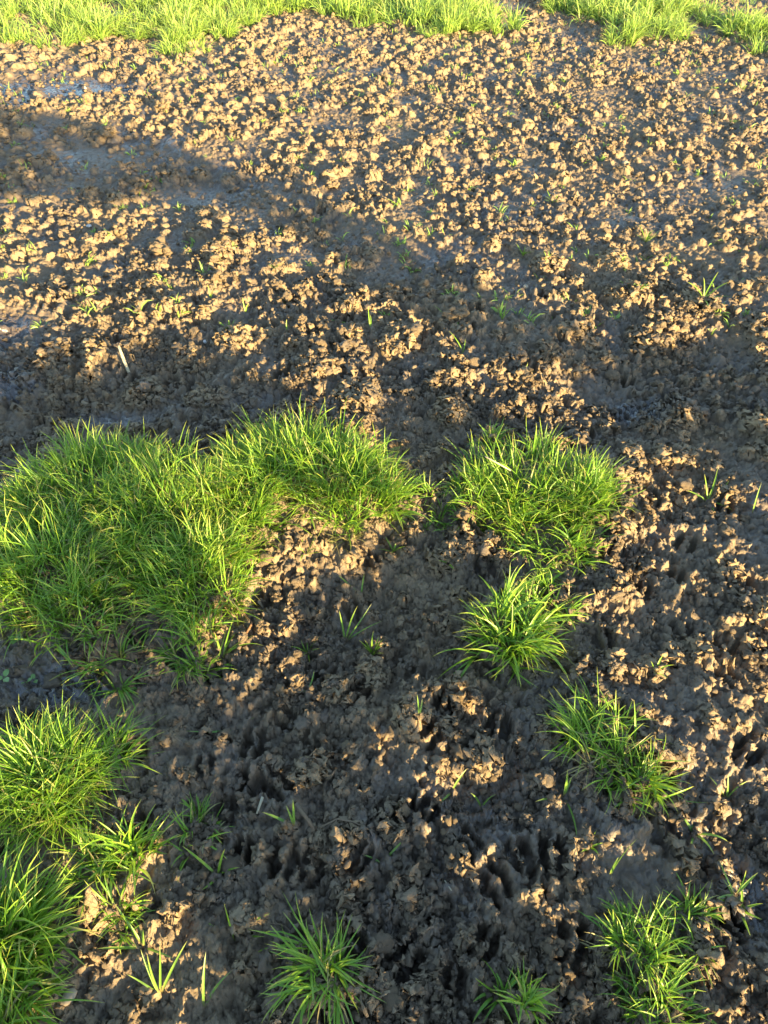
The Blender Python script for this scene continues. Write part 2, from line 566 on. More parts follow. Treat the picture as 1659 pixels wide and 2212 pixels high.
def scatter(name, label, pts, size, col):
    n = len(pts)
    me = mesh_from(name, pts)
    attr(me, 'size', size)
    rot = me.attributes.new('turn', 'FLOAT_VECTOR', 'POINT')
    rot.data.foreach_set('vector', (RNG.random((n, 3)) * [0.7, 0.7, 6.28] - [0.35, 0.35, 0]).astype(np.float32).ravel())
    o = link(name, me, None, kind='stuff', label=label)
    ng = bpy.data.node_groups.new(name, 'GeometryNodeTree')
    ng.interface.new_socket('Geometry', in_out='INPUT', socket_type='NodeSocketGeometry')
    ng.interface.new_socket('Geometry', in_out='OUTPUT', socket_type='NodeSocketGeometry')
    gi, go = ng.nodes.new('NodeGroupInput'), ng.nodes.new('NodeGroupOutput')
    ip = ng.nodes.new('GeometryNodeInstanceOnPoints')
    ci = ng.nodes.new('GeometryNodeCollectionInfo')
    ci.inputs['Collection'].default_value = col
    ci.inputs['Separate Children'].default_value = True
    ci.inputs['Reset Children'].default_value = True
    ip.inputs['Pick Instance'].default_value = True
    def named(nm, typ):
        a = ng.nodes.new('GeometryNodeInputNamedAttribute')
        a.data_type = typ
        a.inputs[0].default_value = nm
        return a.outputs[0]
    L = ng.links.new
    L(gi.outputs[0], ip.inputs['Points'])
    L(ci.outputs[0], ip.inputs['Instance'])
    L(named('turn', 'FLOAT_VECTOR'), ip.inputs['Rotation'])
    L(named('size', 'FLOAT'), ip.inputs['Scale'])
    L(ip.outputs[0], go.inputs[0])
    md = o.modifiers.new('scatter', 'NODES')
    md.node_group = ng
    return o


dX = np.gradient(X, axis=1)
dY = np.gradient(Y, axis=0)
AREA = dX * dY


def pick(n, dens):
    w = (AREA * dens).ravel().astype(np.float64)
    w = np.cumsum(w)
    k = np.searchsorted(w, RNG.random(n) * w[-1])
    return k


def spots(k, size, sink):
    z = Z.ravel()[k] + size * sink
    return np.stack([X2.ravel()[k] + RNG.normal(0, .002, len(k)), Y2.ravel()[k] + RNG.normal(0, .002, len(k)), z], -1)


gather = np.clip(0.30 + patch * 1.2, 0.03, 1.2)
LUMPS = lump_set(M_CLOD, 12, 3, 1)
SMALL = lump_set(M_CLOD, 10, 2, 40)
DAMP = lump_set(M_CLOD_WET, 10, 3, 80)
DAMP_S = lump_set(M_CLOD_WET, 10, 2, 120)
inb = (Y > 0.0) & (np.abs(X) < half[:, None] * 1.25)
k = pick(6800, far * gather * (1 - 0.75 * smooth) * inb)
s = RNG.gamma(2.0, 0.0056, len(k)).clip(0.003, 0.042) * np.where(X.ravel()[k] > 0.2, 0.75, 1.0)
scatter('soil_clods', 'crumbly pale clods strewn over the far mud', spots(k, s, 0.12), s, LUMPS)
k = pick(24000, (far * (0.25 + gather) * (1 - 0.6 * smooth)) * inb)
s = RNG.gamma(3.0, 0.0021, len(k)).clip(0.002, 0.014)
scatter('soil_crumbs', 'small crumbs of soil between the far clods', spots(k, s, 0.3), s, SMALL)
k = pick(4000, near * rough * gather * inb)
s = RNG.gamma(2.4, 0.0034, len(k)).clip(0.003, 0.022)
scatter('damp_clods', 'damp broken clods on the trodden near mud', spots(k, s, 0.2), s, DAMP)
k = pick(19000, near * rough * (0.15 + gather) * inb)
s = RNG.gamma(2.4, 0.0016, len(k)).clip(0.0012, 0.009)
scatter('damp_crumbs', 'damp crumbs of mud on the trodden near ground', spots(k, s, 0.3), s, DAMP_S)


# ------------------------------------------------------------------ grass
def blade_arrays(n, base, az, lean0, lean1, length, width, curl=None, seg=5, tint=None):
    """Curved, keeled grass blades that taper to a point."""
    curl = np.zeros(n) if curl is None else curl
    tint = RNG.random(n) if tint is None else tint
    t = np.linspace(0, 1, seg + 1)
    P = np.zeros((n, seg + 1, 3))
    P[:, 0] = base
    st = length / seg
    for i in range(seg):
        tm = (t[i] + t[i + 1]) / 2
        ln = lean0 + (lean1 - lean0) * tm ** 1.25
        a = az + curl * tm
        P[:, i + 1, 0] = P[:, i, 0] + np.sin(ln) * np.cos(a) * st
        P[:, i + 1, 1] = P[:, i, 1] + np.sin(ln) * np.sin(a) * st
        P[:, i + 1, 2] = P[:, i, 2] + np.cos(ln) * st
    tw = RNG.normal(0, 0.5, n)
    side = np.stack([-np.sin(az) * np.cos(tw), np.cos(az) * np.cos(tw), np.sin(tw)], -1)
    prof = np.clip(np.minimum(0.62 + 1.6 * t, 1.0) * (1 - t ** 3.2) ** 0.9, 0.03, 1)
    w = width[:, None] * prof[None, :] / 2
    up = np.stack([np.cos(az) * 0.35, np.sin(az) * 0.35, -np.ones(n) * 0.35], -1)
    V = np.zeros((n, seg + 1, 3, 3))
    V[:, :, 0] = P - side[:, None] * w[..., None]
    V[:, :, 1] = P + up[:, None] * w[..., None]
    V[:, :, 2] = P + side[:, None] * w[..., None]
    b = (np.arange(n) * (seg + 1) * 3)[:, None, None]
    i = (np.arange(seg) * 3)[None, :, None]
    j = np.arange(2)[None, None, :]
    a0 = b + i + j
    F = np.stack([a0, a0 + 1, a0 + 4, a0 + 3], -1).reshape(-1, 4)
    return V.reshape(-1, 3), F, np.repeat(np.tile(t, (n, 1)).reshape(-1), 3), np.repeat(tint, (seg + 1) * 3)


def blade_mesh(name, n, **kw):
    V, F, t, tint = blade_arrays(n, **kw)
    me = mesh_from(name, V, F)
    attr(me, 'along', t)
    attr(me, 'tint', tint)
    return me


def tuft_params(n, rad, length, wid, upright=0.5, stretch=1.0, lie=(0, 0), fit=None):
    """Blades standing over a disc: upright in the middle, spreading towards the rim."""
    m = max(3, n // 13)                         # tillers: little bunches of blades
    cr, ct = rad * np.sqrt(RNG.random(m)) * 0.92, RNG.random(m) * 2 * PI
    wh = RNG.integers(0, m, n)
    ox, oy = RNG.normal(0, 0.05 * rad + .003, n), RNG.normal(0, 0.05 * rad + .003, n)
    bx = (cr * np.cos(ct))[wh] * stretch + ox
    by = (cr * np.sin(ct))[wh] / max(stretch, 0.6) ** 0.5 + oy
    r = np.minimum(np.hypot(bx / stretch, by), rad * 1.1)
    size_ = RNG.uniform(.7, 1.15, m)[wh]
    turn_ = RNG.normal(0, .55, m)[wh]
    bz = np.zeros(n)
    if fit is not None:
        bz = np.array([surf(fit[0] + a, fit[1] + b) - fit[2] for a, b in zip(bx, by)]).clip(-0.05, 0.05)
    out_ = np.arctan2(by + lie[1] * rad, bx + lie[0] * rad)
    az = np.where(RNG.random(n) < .4, np.arctan2(oy, ox), out_ + turn_ + RNG.normal(0, 0.6, n))
    rr = r / max(rad, 1e-6)
    lean0 = np.abs(RNG.normal(0.12 + 0.55 * rr * (1.3 - upright), 0.18, n))
    lean1 = lean0 + np.abs(RNG.normal(0.65 + 0.7 * (1 - upright), 0.5, n))
    ln = length * size_ * RNG.uniform(0.4, 1.12, n) * (1.05 - 0.25 * rr)
    return dict(base=np.stack([bx, by, bz], -1), az=az, lean0=lean0, lean1=np.minimum(lean1, 2.4), length=ln,
                width=wid * RNG.uniform(0.65, 1.25, n), curl=RNG.normal(0, 0.5, n))


TUFTS_GROUP = 'grass tufts on the trampled mud'


def tuft(px, py, rpx, n, length, label, wid=0.0037, upright=0.6, stretch=1.0, single=22, lie=(0, 0), dry=0.14, group=TUFTS_GROUP):
    x, y, z = at(px, py)
    n, length = int(n * 1.95), length * (1.04 if py < 1500 else 0.92)
    wid = wid if py < 1500 else wid * 0.85
    rad = rpx * scale_at(px, py)
    o = link('grass_tuft', None, label=label, cat='grass tuft', group=group, loc=(x, y, z))
    p = tuft_params(n, rad, length, wid, upright, stretch, lie, (x, y, z))
    me = blade_mesh('blades', n, seg=5, tint=np.where(RNG.random(n) < dry * 0.5, 0.03, RNG.uniform(0.13, 1, n)), **p)
    link('blades', me, M_GRASS, o, kind='stuff')
    nd_ = int(n * dry)
    if nd_ > 3:
        p = tuft_params(nd_, rad * 1.05, length * 0.7, wid * 0.8, upright * 0.4, stretch, lie, (x, y, z))
        link('dry_blades', blade_mesh('dry_blades', nd_, seg=4, tint=np.full(nd_, 0.0), **p), M_GRASS, o, kind='stuff', label='withered straw-coloured blades')
    if single:
        p = tuft_params(single, rad * 1.0, length * 1.12, wid * 1.25, upright, stretch, lie, (x, y, z))
        for i in range(single):
            q = {kk: v[i:i + 1] for kk, v in p.items()}
            b0 = q['base'].copy()
            q['base'] = b0 * 0
            link('blade', blade_mesh('blade', 1, seg=7, tint=np.array([RNG.uniform(0.1, 0.9)]), **q), M_GRASS, o, loc=tuple(b0[0]))
    return o


T = tuft
T(640, 1010, 130, 700, .150, 'tall sunlit tuft, middle of the clump behind the bare hollow', upright=.75, stretch=1.2)
T(760, 1065, 110, 480, .140, 'sunlit tuft at right end of the big clump, spiky blades over mud', upright=.6)
T(545, 1050, 100, 420, .130, 'half-lit tuft between the tall middle tuft and the yellow-green one', upright=.6)
T(200, 1060, 140, 700, .135, 'dark green shaded tuft at the back left of the big clump', upright=.7, stretch=1.15)
T(340, 1070, 120, 520, .125, 'tuft with light-tipped blades in the back row, beside the dark tuft', upright=.7)
T(400, 1140, 130, 650, .125, 'bright yellow-green tuft in the heart of the big clump', upright=.6, stretch=1.2)
T(500, 1150, 90, 330, .115, 'low sunlit tuft drooping onto the bare mud hollow', upright=.45)
T(110, 1230, 140, 620, .150, 'large shaded tuft at left edge with a few bright blade tips', upright=.5)
T(170, 1330, 90, 170, .135, 'shaded floppy tuft below the large left one', upright=.3)
T(60, 1130, 110, 350, .11, 'short dark tuft at the left edge behind the big clump', upright=.5)
T(420, 1265, 110, 520, .135, 'half-lit tuft at the front right of the big clump', upright=.5)
T(270, 1230, 90, 230, .115, 'shaded tuft filling the middle of the big clump', upright=.5)
T(430, 1400, 62, 85, .115, 'small shaded tuft with star-like spread, front of the big clump', upright=.2, single=16)
T(250, 1430, 80, 55, .10, 'thin flattened blades straggling below the left tufts', upright=.05, single=16)
T(1140, 1065, 135, 560, .125, 'dense sunlit tuft standing alone on the right', upright=.75, stretch=1.15)
T(1250, 1085, 80, 300, .125, 'yellow-green right shoulder of the lone right tuft', upright=.6)
T(1030, 1080, 70, 170, .095, 'short left fringe of the lone right tuft', upright=.35)
T(1200, 1165, 110, 240, .095, 'sparse tangled blades in front of the lone right tuft', upright=.2)
T(945, 1100, 60, 70, .065, 'very short sparse grass between the two big clumps', upright=.3, single=10)
T(1090, 1375, 75, 180, .140, 'spreading tuft with long pale-tipped blades below the lone right tuft', upright=.35, wid=.0052)
T(1195, 1295, 60, 80, .085, 'sparse sunlit blades just above the spreading tuft', upright=.2, single=12)
T(1300, 1610, 85, 130, .135, 'loose tuft with upper blades shaded and lower blades sunlit, right side', upright=.35, lie=(-.6, .4))
T(1360, 1690, 60, 110, .10, 'sunlit lower end of the loose tuft on the right', upright=.3)
T(95, 1700, 105, 560, .165, 'big tuft at left edge, lit yellow on its left half', upright=.45)
T(215, 1650, 60, 90, .15, 'long shaded blades fanning right from the left-edge tuft', upright=.3)
T(285, 1850, 65, 65, .115, 'ragged tuft with lit lower blades beneath the big left-edge tuft', upright=.35, wid=.005)
T(200, 1890, 60, 60, .10, 'few bright yellow blades lying over a lit clod, lower left', upright=.1, single=14)
T(0, 2040, 95, 420, .17, 'deep green tuft in the bottom left corner', upright=.45, wid=.0052)
T(20, 2170, 80, 260, .14, 'shaded blades at the very bottom of the left corner', upright=.3, wid=.0052)
T(695, 2090, 50, 60, .15, 'shaded open tuft with long arching blades, bottom middle', upright=.05, wid=.0045)
T(1390, 2060, 80, 105, .095, 'matted half-lit grass patch in the bottom right', upright=.2)
T(1420, 2160, 70, 75, .09, 'lower shaded half of the matted patch, bottom right', upright=.2)
T(1480, 2000, 60, 60, .075, 'thin sunlit blades above the matted bottom right patch', upright=.15, single=12)
T(1110, 2165, 45, 36, .085, 'small tuft cut by the bottom edge, right of middle', upright=.3, wid=.005, single=12)
T(1060, 945, 30, 40, .075, 'small shaded tuft just behind the lone right tuft', upright=.3, single=10)
T(420, 1800, 50, 28, .08, 'wispy shaded blades right of the ragged lower left tuft', upright=.1, single=10)
T(240, 1980, 40, 30, .10, 'sparse dark blades under the ragged lower left tuft', upright=.2, single=8)

# ------------------------------------------------------------------ sprigs: single plants of a few blades
def sprig(px, py, blades, label, mat=None, wid=0.0050, group='sprigs and seedlings on bare mud'):
    """blades: (direction in degrees, 0 right / 90 away; length in m; lean at foot; lean at tip)"""
    x, y, z = at(px, py)
    o = link('grass_sprig', None, label=label, cat='grass sprig', group=group, loc=(x, y, z))
    for d, ln, l0, l1 in blades:
        me = blade_mesh('blade', 1, base=np.zeros((1, 3)), az=np.array([math.radians(d)]), lean0=np.array([l0]), lean1=np.array([l1]),
                        length=np.array([ln]), width=np.array([wid * random.uniform(.8, 1.15)]), curl=np.array([random.gauss(0, .35)]), seg=8,
                        tint=np.array([random.uniform(.13, .6)]))
        link('blade', me, mat or M_SPRIG, o)
    return o


def fan(n, ln, l0=.3, l1=1.1, start=0):
    return [(start + 360 / n * i + random.uniform(-25, 25), ln * random.uniform(.6, 1.1), l0 * random.uniform(.5, 1.5), l1 * random.uniform(.6, 1.3)) for i in range(n)]


sprig(746, 1385, [(60, .11, .35, .55), (25, .12, .6, 1.0), (15, .11, .8, 1.5), (115, .10, .25, .3)], 'pale forked sprig with reddish foot in the middle hollow')
sprig(805, 1415, fan(11, .07, .25, .8), 'small bushy green sprig right below the forked sprig', M_GRASS, .004)
sprig(665, 1412, fan(7, .06, .4, 1.3), 'drooping little sprig left of the forked sprig', M_GRASS, .004)
sprig(1318, 1892, [(58, .10, .55, .75), (88, .07, .15, .2)], 'two-bladed V-shaped sprig with pink foot, lower right')
sprig(1588, 1935, [(100, .09, .1, .3), (135, .07, .8, 1.2), (40, .06, .9, 1.4), (190, .05, 1.0, 1.4), (290, .04, 1, 1.4)], 'upright sunlit sprig near the right edge, lower right')
sprig(1600, 1965, fan(6, .065, .9, 1.5), 'flat splayed sprig under the upright sunlit one, right edge', M_GRASS)
sprig(1500, 1800, fan(5, .065, .7, 1.9), 'curled pale sprig with drooping leaves, right of the V-shaped sprig')
sprig(1570, 1725, [(160, .07, .5, 1.2), (100, .06, .3, .9), (45, .06, .5, 1.3)], 'arching sprig near the right edge above the curled sprig')
sprig(1218, 1720, [(95, .09, .1, .3), (195, .07, 1.0, 1.6), (285, .10, 1.1, 1.7), (60, .05, .4, .9)], 'sprig with one long leaf hanging down over lit mud')
sprig(1515, 660, [(150, .10, .6, 1.3), (100, .08, .3, .8), (50, .11, .5, 1.0), (20, .12, .8, 1.6), (265, .09, 1.2, 1.6), (345, .10, 1.1, 1.5)], 'long-legged spidery sprig on far clods at the right', M_GRASS, .006)
sprig(1395, 522, fan(9, .09, .5, 1.1), 'spiky sunlit sprig among the far right clods', M_GRASS, .005)
sprig(1085, 690, fan(8, .09, .3, .9), 'shaded sprig at the edge of the smooth right-hand mud', M_GRASS, .004)
sprig(1130, 548, fan(6, .06, .5, 1.1), 'lone green sprig on clods above the shaded hollow', M_GRASS, .005)
sprig(1192, 437, fan(8, .06, .7, 1.3), 'flat shaded green sprig among the far clods', M_GRASS, .005)
sprig(635, 1785, [(165, .07, .9, 1.4), (80, .07, .3, .5), (115, .05, .5, .8)], 'pale three-bladed sprig beside roots in shade')
sprig(825, 1865, [(35, .07, .7, 1.9), (150, .04, 1.1, 1.4)], 'pale curled sprig in the shaded hoof-marked mud')
sprig(1040, 1745, [(120, .05, .5, .8), (50, .05, .5, .9), (280, .03, 1.2, 1.5)], 'tiny Y-shaped sprig in shade near the lit clods')
sprig(975, 1710, [(50, .06, .6, 1.3), (230, .04, 1.1, 1.5)], 'short bent sprig at the border of light in the middle')
sprig(505, 2030, [(100, .10, .2, .6), (40, .09, .8, 1.2), (10, .06, 1.1, 1.5), (160, .06, 1.0, 1.4)], 'shaded sprig with long curved leaf, left of bottom middle', M_GRASS)
sprig(470, 1890, [(150, .09, .8, 1.3), (20, .05, .9, 1.3), (70, .06, .5, .8), (250, .04, 1.1, 1.4)], 'shaded branching sprig on bare mud, lower left', M_GRASS)
sprig(345, 2150, [(95, .13, .15, .4), (120, .10, .5, .7), (50, .12, .6, .9), (70, .11, .4, .7), (150, .07, .8, 1.2)], 'long-bladed lit sprig near the bottom left corner')
sprig(310, 2045, [(190, .08, 1.0, 1.4), (130, .10, .7, 1.0), (340, .07, 1.0, 1.5), (80, .05, .3, .5)], 'yellow lit sprig lying flat above the long-bladed one')
sprig(440, 2180, [(85, .11, .4, 1.0), (60, .08, .7, 1.5)], 'thin curved lit blade at the bottom, left of middle')
sprig(510, 1575, [(205, .11, 1.1, 1.5), (30, .05, 1.0, 1.3)], 'single long grey-green blade lying across shaded mud')
sprig(850, 1190, fan(5, .05, .6, 1.5), 'small lit sprig at the lip of the middle hollow', M_GRASS)
sprig(970, 1205, fan(5, .05, .7, 1.5), 'curly little sprig right of the middle hollow', M_GRASS)
sprig(905, 1545, [(100, .06, .2, .5), (60, .04, .5, .9)], 'yellow upright blade on the lit ridge in the middle')
sprig(665, 1490, [(50, .05, .7, 1.2), (200, .04, 1.1, 1.5)], 'pale short sprig on shaded mud left of the lit ridge')
sprig(1415, 1455, fan(5, .05, .5, 1.1), 'little sunlit sprig on right-hand mud below the pits', M_GRASS)
sprig(1530, 1080, [(60, .10, .5, .9), (110, .08, .5, .9), (20, .09, .9, 1.4), (160, .07, 1, 1.4), (330, .07, 1.2, 1.6), (270, .05, 1.2, 1.6)], 'six-bladed shaded sprig near the right edge, behind pitted mud', M_GRASS)
sprig(1625, 1110, [(100, .10, .2, .6)], 'solitary dry blade at the right edge of the pitted mud')
sprig(1275, 1830, fan(5, .035, .8, 1.6), 'tiny crumpled sprig left of the V-shaped sprig', M_GRASS)
sprig(1000, 760, [(150, .10, .4, 1.7), (250, .06, 1.0, 1.5), (60, .05, .5, 1.0)], 'arched thin sprig over the rough mud mid-picture', M_GRASS, .004)
sprig(780, 1285, [(150, .08, 1.0, 1.5), (80, .06, .6, 1.4)], 'thin looping sprig in the shaded hollow')
sprig(455, 645, [(100, .06, .2, .5), (60, .05, .5, .9)], 'short sprig beside hoof pits on the far left mud', M_GRASS)
sprig(530, 675, [(110, .06, .3, .5), (70, .04, .4, .8)], 'narrow sprig behind the smooth left mud', M_GRASS)
sprig(800, 708, [(110, .08, .4, .9), (60, .05, .3, .8)], 'bright two-bladed sprig on clods above the centre', M_GRASS)
sprig(620, 718, [(100, .05, .3, .6), (20, .08, 1.2, 1.5)], 'sprig with one flat blade above the hoof pits', M_GRASS)
sprig(1135, 800, fan(4, .05, .5, 1.0), 'yellow-green sprig between two big shaded clods', M_GRASS)
sprig(660, 1195, fan(6, .06, .7, 1.6), 'drooping lit sprig on bright mud before the big clump', M_GRASS)
sprig(770, 1150, fan(5, .05, .6, 1.3), 'small sprig on crumbly mud under the clump end', M_GRASS)

# tiny sprouts over the far mud: too many alike to tell apart
sprouts = []
for v in range(8):
    n = int(RNG.integers(4, 10))
    p = tuft_params(n, 0.012, RNG.uniform(.035, .06), .0055, .4)
    sprouts.append(blade_mesh('grass_sprout', n, seg=3, tint=RNG.uniform(.13, .6, n), **p))
    sprouts[-1].materials.append(M_FAR_GRASS)
cnt = 0
while cnt < 300:
    px, py = RNG.uniform(-20, 1680), 90 + 620 * RNG.random() ** 1.4
    if (px < 350 and py < 120) or RNG.random() > 0.35 + 0.65 * (perlin(np.array([px / 170]), np.array([py / 90]), 5)[0] > -0.1):
        continue
    o = bpy.data.objects.new('grass_sprout', sprouts[cnt % 8])
    C.objects.link(o)
    o.location = at(px, py, 0.002)
    o.rotation_euler = (0, 0, RNG.uniform(0, 6.28))
    o.scale = (RNG.uniform(.7, 1.4),) * 3
    o['label'] = 'tiny bright green sprout poking from the crumbly mud beyond the clumps'
    o['category'] = 'grass sprout'
    o['group'] = 'tiny grass sprouts over the far mud'
    cnt += 1

# thin grass coming through the far mud, thickest before the strips
dens = far * (sstep(3.4, 6.2, Y) * 0.9 + 0.12 + 0.5 * sstep(0.2, 2.2, X) * sstep(3, 4.5, Y)) * np.clip(0.1 + fbm(X * 1.4, Y * 1.4, 3, 120), 0, 1) * inb
k = pick(420, dens)
bs = []
for q in k:
    c = int(RNG.integers(3, 9))
    bs.append(np.stack([X2.ravel()[q] + RNG.normal(0, .02, c), Y2.ravel()[q] + RNG.normal(0, .02, c), np.full(c, Z.ravel()[q] - .004)], -1))
bs = np.concatenate(bs)
n = len(bs)
me = blade_mesh('thin_grass', n, base=bs, az=RNG.random(n) * 6.28, lean0=np.abs(RNG.normal(.3, .3, n)), lean1=np.abs(RNG.normal(1.0, .4, n)), length=RNG.uniform(.02, .055, n),
                width=RNG.uniform(.003, .005, n), seg=3, tint=RNG.uniform(.13, .6, n))
link('thin_grass', me, M_FAR_GRASS, kind='stuff', label='thin young grass coming through the far mud')

# ------------------------------------------------------------------ the grassy far edge
far_tufts = []
for v in range(8):
    n = 300
    rad = RNG.uniform(.11, .17)
    p = tuft_params(n, rad, RNG.uniform(.15, .20), .0062, .6)
    me = blade_mesh('grass_tuft', n, seg=4, tint=np.where(RNG.random(n) < .08, .04, RNG.uniform(.12, .8, n)), **p)
    me.materials.append(M_FAR_GRASS)
    far_tufts.append(me)


def inside(px, py, poly):
    c = False
    for (x0, y0), (x1, y1) in zip(poly, poly[1:] + poly[:1]):
        if (y0 > py) != (y1 > py) and px < (x1 - x0) * (py - y0) / (y1 - y0) + x0:
            c = not c
    return c


STRIPS = [
    ('bright tuft in the thick grassy strip at the far left', 'tufts of the far left grass strip',
     [(-150, -70), (-150, 106), (20, 106), (110, 100), (220, 88), (320, 98), (345, 68), (420, 116), (470, 96), (470, 66), (600, 48), (700, 40), (690, -70)], 125),
    ('bright tuft in the grassy strip at the far middle', 'tufts of the far middle grass strip',
     [(690, -70), (700, 32), (740, 42), (770, 68), (870, 62), (960, 80), (1080, 74), (1095, 48), (1010, 8), (960, -70)], 52),
    ('bright tuft in the grassy strip at the far right', 'tufts of the far right grass strip',
     [(1100, -70), (1180, 5), (1250, 52), (1310, 58), (1345, 98), (1400, 84), (1490, 70), (1560, 66), (1660, 95), (1760, 140), (1760, 100), (1600, 60), (1500, 30), (1420, 0), (1300, -70)], 62),
]
for px, py, rr, n, lab in [(405, 112, 60, 170, 'tuft jutting lowest from the far left strip onto the mud'), (925, 72, 55, 170, 'bushy front tuft at the right end of the far middle strip'),
                          (1050, 66, 50, 160, 'last tuft of the far middle strip, beside the bare gap'), (1345, 96, 40, 120, 'low tuft standing out before the far right strip'),
                          (1440, 80, 50, 170, 'broad tuft at the front of the far right strip, right of the low one'), (1650, 118, 40, 120, 'tuft cut by the right edge below the far right strip'),
                          (785, 50, 45, 140, 'left front tuft of the far middle strip'), (115, 92, 50, 170, 'rounded front tuft of the far left strip near the corner')]:
    x, y, z = at(px, py)
    o = link('grass_tuft', None, label=lab, cat='grass tuft', group='tufts standing out along the far grass', loc=(x, y, z))
    p = tuft_params(n, rr * scale_at(px, py), .17, .0062, .55)
    link('blades', blade_mesh('blades', n, seg=4, tint=np.where(RNG.random(n) < .06, .04, RNG.uniform(.12, .8, n)), **p), M_FAR_GRASS, o, kind='stuff')
    m_ = 14
    p = tuft_params(m_, rr * scale_at(px, py) * .7, .10, .005, .3)
    link('dry_blades', blade_mesh('dry_blades', m_, seg=4, tint=np.zeros(m_), **p), M_FAR_GRASS, o, kind='stuff')

for label, group, poly, n in STRIPS:
    xs, ys = [p[0] for p in poly], [p[1] for p in poly]
    pts, tries = [], 0
    gp = [ground(*p) for p in poly]
    gx0, gx1, gy0, gy1 = min(p[0] for p in gp), max(p[0] for p in gp), min(p[1] for p in gp), min(max(p[1] for p in gp), 9.4)
    while len(pts) < n and tries < 20000:
        tries += 1
        x, y = RNG.uniform(gx0, gx1), RNG.uniform(gy0, gy1)
        if not inside(*to_print(x, y), poly) or any((x - a) ** 2 + (y - b) ** 2 < .085 ** 2 for a, b in pts):
            continue
        pts.append((x, y))
    for x, y in pts:
        o = bpy.data.objects.new('grass_tuft', far_tufts[int(RNG.integers(8))])
        C.objects.link(o)
        o.location = (x, y, surf(x, y) - .005 if y < Y1 - .1 else -.03)
        o.rotation_euler = (RNG.normal(0, .08), RNG.normal(0, .08), RNG.uniform(0, 6.28))
        sc_ = RNG.uniform(.8, 1.35)
        o.scale = (sc_, sc_, sc_ * RNG.uniform(.8, 1.1))
        o['label'], o['category'], o['group'] = label, 'grass tuft', group

# ------------------------------------------------------------------ unseen leaf screen added behind the camera, gapped to shape the shade
SHADE = [
    [(480, 2230), (445, 2080), (400, 1970), (375, 1870), (310, 1760), (250, 1620), (120, 1560), (-60, 1560), (-60, 1010), (180, 1030), (260, 1230),
     (390, 1385), (560, 1365), (620, 1260), (740, 1215), (900, 1195), (1000, 1240), (960, 1330), (990, 1425), (790, 1420), (640, 1450), (720, 1600),
     (850, 1730), (1000, 1800), (1130, 1790), (1235, 1890), (1225, 1960), (1290, 2090), (1400, 2230)],
    [(1020, 1450), (1130, 1470), (1240, 1500), (1290, 1620), (1230, 1660), (1130, 1580), (1040, 1540)],
    [(-80, 1880), (90, 1900), (210, 2000), (300, 2050), (420, 2150), (430, 2240), (-80, 2240)],
    [(-100, 690), (220, 720), (450, 800), (560, 840), (330, 850), (-100, 850)],
    [(1160, 705), (1420, 720), (1720, 790), (1720, 1010), (1480, 960), (1290, 890)],
]
BAND = [(-150, 225), (0, 238), (200, 275), (400, 332), (560, 400), (720, 452), (860, 520), (1010, 615), (1170, 702), (1350, 735), (1250, 790), (1060, 755), (900, 705), (790, 630),
        (700, 545), (600, 490), (470, 455), (240, 445), (-150, 410)]
D_H, TE = 1.5, math.tan(SUN_EL)
PERP = np.array([0.8, 0.6])
LV, LF = [], []


def in_shade(u, s):
    gx, gy = s * TRAVEL[0] + u * PERP[0], s * TRAVEL[1] + u * PERP[1]
    if gy < 0.2:
        return True if -1.0 < u < 1.0 and s < 0.2 and gx < .35 else False
    if u < -0.20 and s < 1.45:
        return s > 0.2
    if s > 1.0 and u < -0.04 and s < 2.2:
        return False
    if u < (0.22 if s < 1.5 else 0.33) and 1.15 < s < 2.4:           # the left tufts stand wholly in shade
        return True
    if u < 0.62 and 1.5 < s < 2.6:
        return False
    p = to_print(gx, gy)
    q = to_print(gx - 0.14 * TRAVEL[0], gy - 0.14 * TRAVEL[1])       # the clods stand some way up into the light
    return any(inside(p[0], p[1], poly) for poly in SHADE) or inside(q[0], q[1], BAND)


for u in np.arange(-2.4, 4.4, 0.024):
    for h in np.arange(0.14, 1.45, 0.024):
        uu_, hh_ = u + RNG.normal(0, .012), h + RNG.normal(0, .012)
        dd = D_H + RNG.normal(0, .08)
        if not in_shade(uu_, hh_ / TE - dd):
            continue
        c = np.array([-dd * TRAVEL[0] + uu_ * PERP[0], -dd * TRAVEL[1] + uu_ * PERP[1], hh_])
        nrm = np.array([-TRAVEL[0], -TRAVEL[1], 0.2]) + RNG.normal(0, .45, 3)
        nrm /= np.linalg.norm(nrm)
        a = np.cross(nrm, RNG.normal(0, 1, 3))
        a /= np.linalg.norm(a)
        b = np.cross(nrm, a)
        L_, W_ = RNG.uniform(.026, .036), RNG.uniform(.018, .025)
        i0 = len(LV)
        LV += [c - a * L_, c - a * L_ * .2 + b * W_ + nrm * .006, c + a * L_ * .45 + b * W_ * .7 + nrm * .006, c + a * L_, c + a * L_ * .45 - b * W_ * .7 + nrm * .006,
               c - a * L_ * .2 - b * W_ + nrm * .006]
        LF += [(i0, i0 + 1, i0 + 2, i0 + 3), (i0, i0 + 3, i0 + 4, i0 + 5)]
hx, hy = -D_H * TRAVEL[0], -D_H * TRAVEL[1]
shade_screen = link('leaf_shade_screen', None, label='unseen leafy screen added behind the camera to shade the foreground', cat='shade screen', loc=(hx, hy, -.03))
link('screen_leaves', mesh_from('screen_leaves', np.array(LV) - [hx, hy, -.03], LF, smooth=False), M_LEAF, shade_screen, kind='stuff')

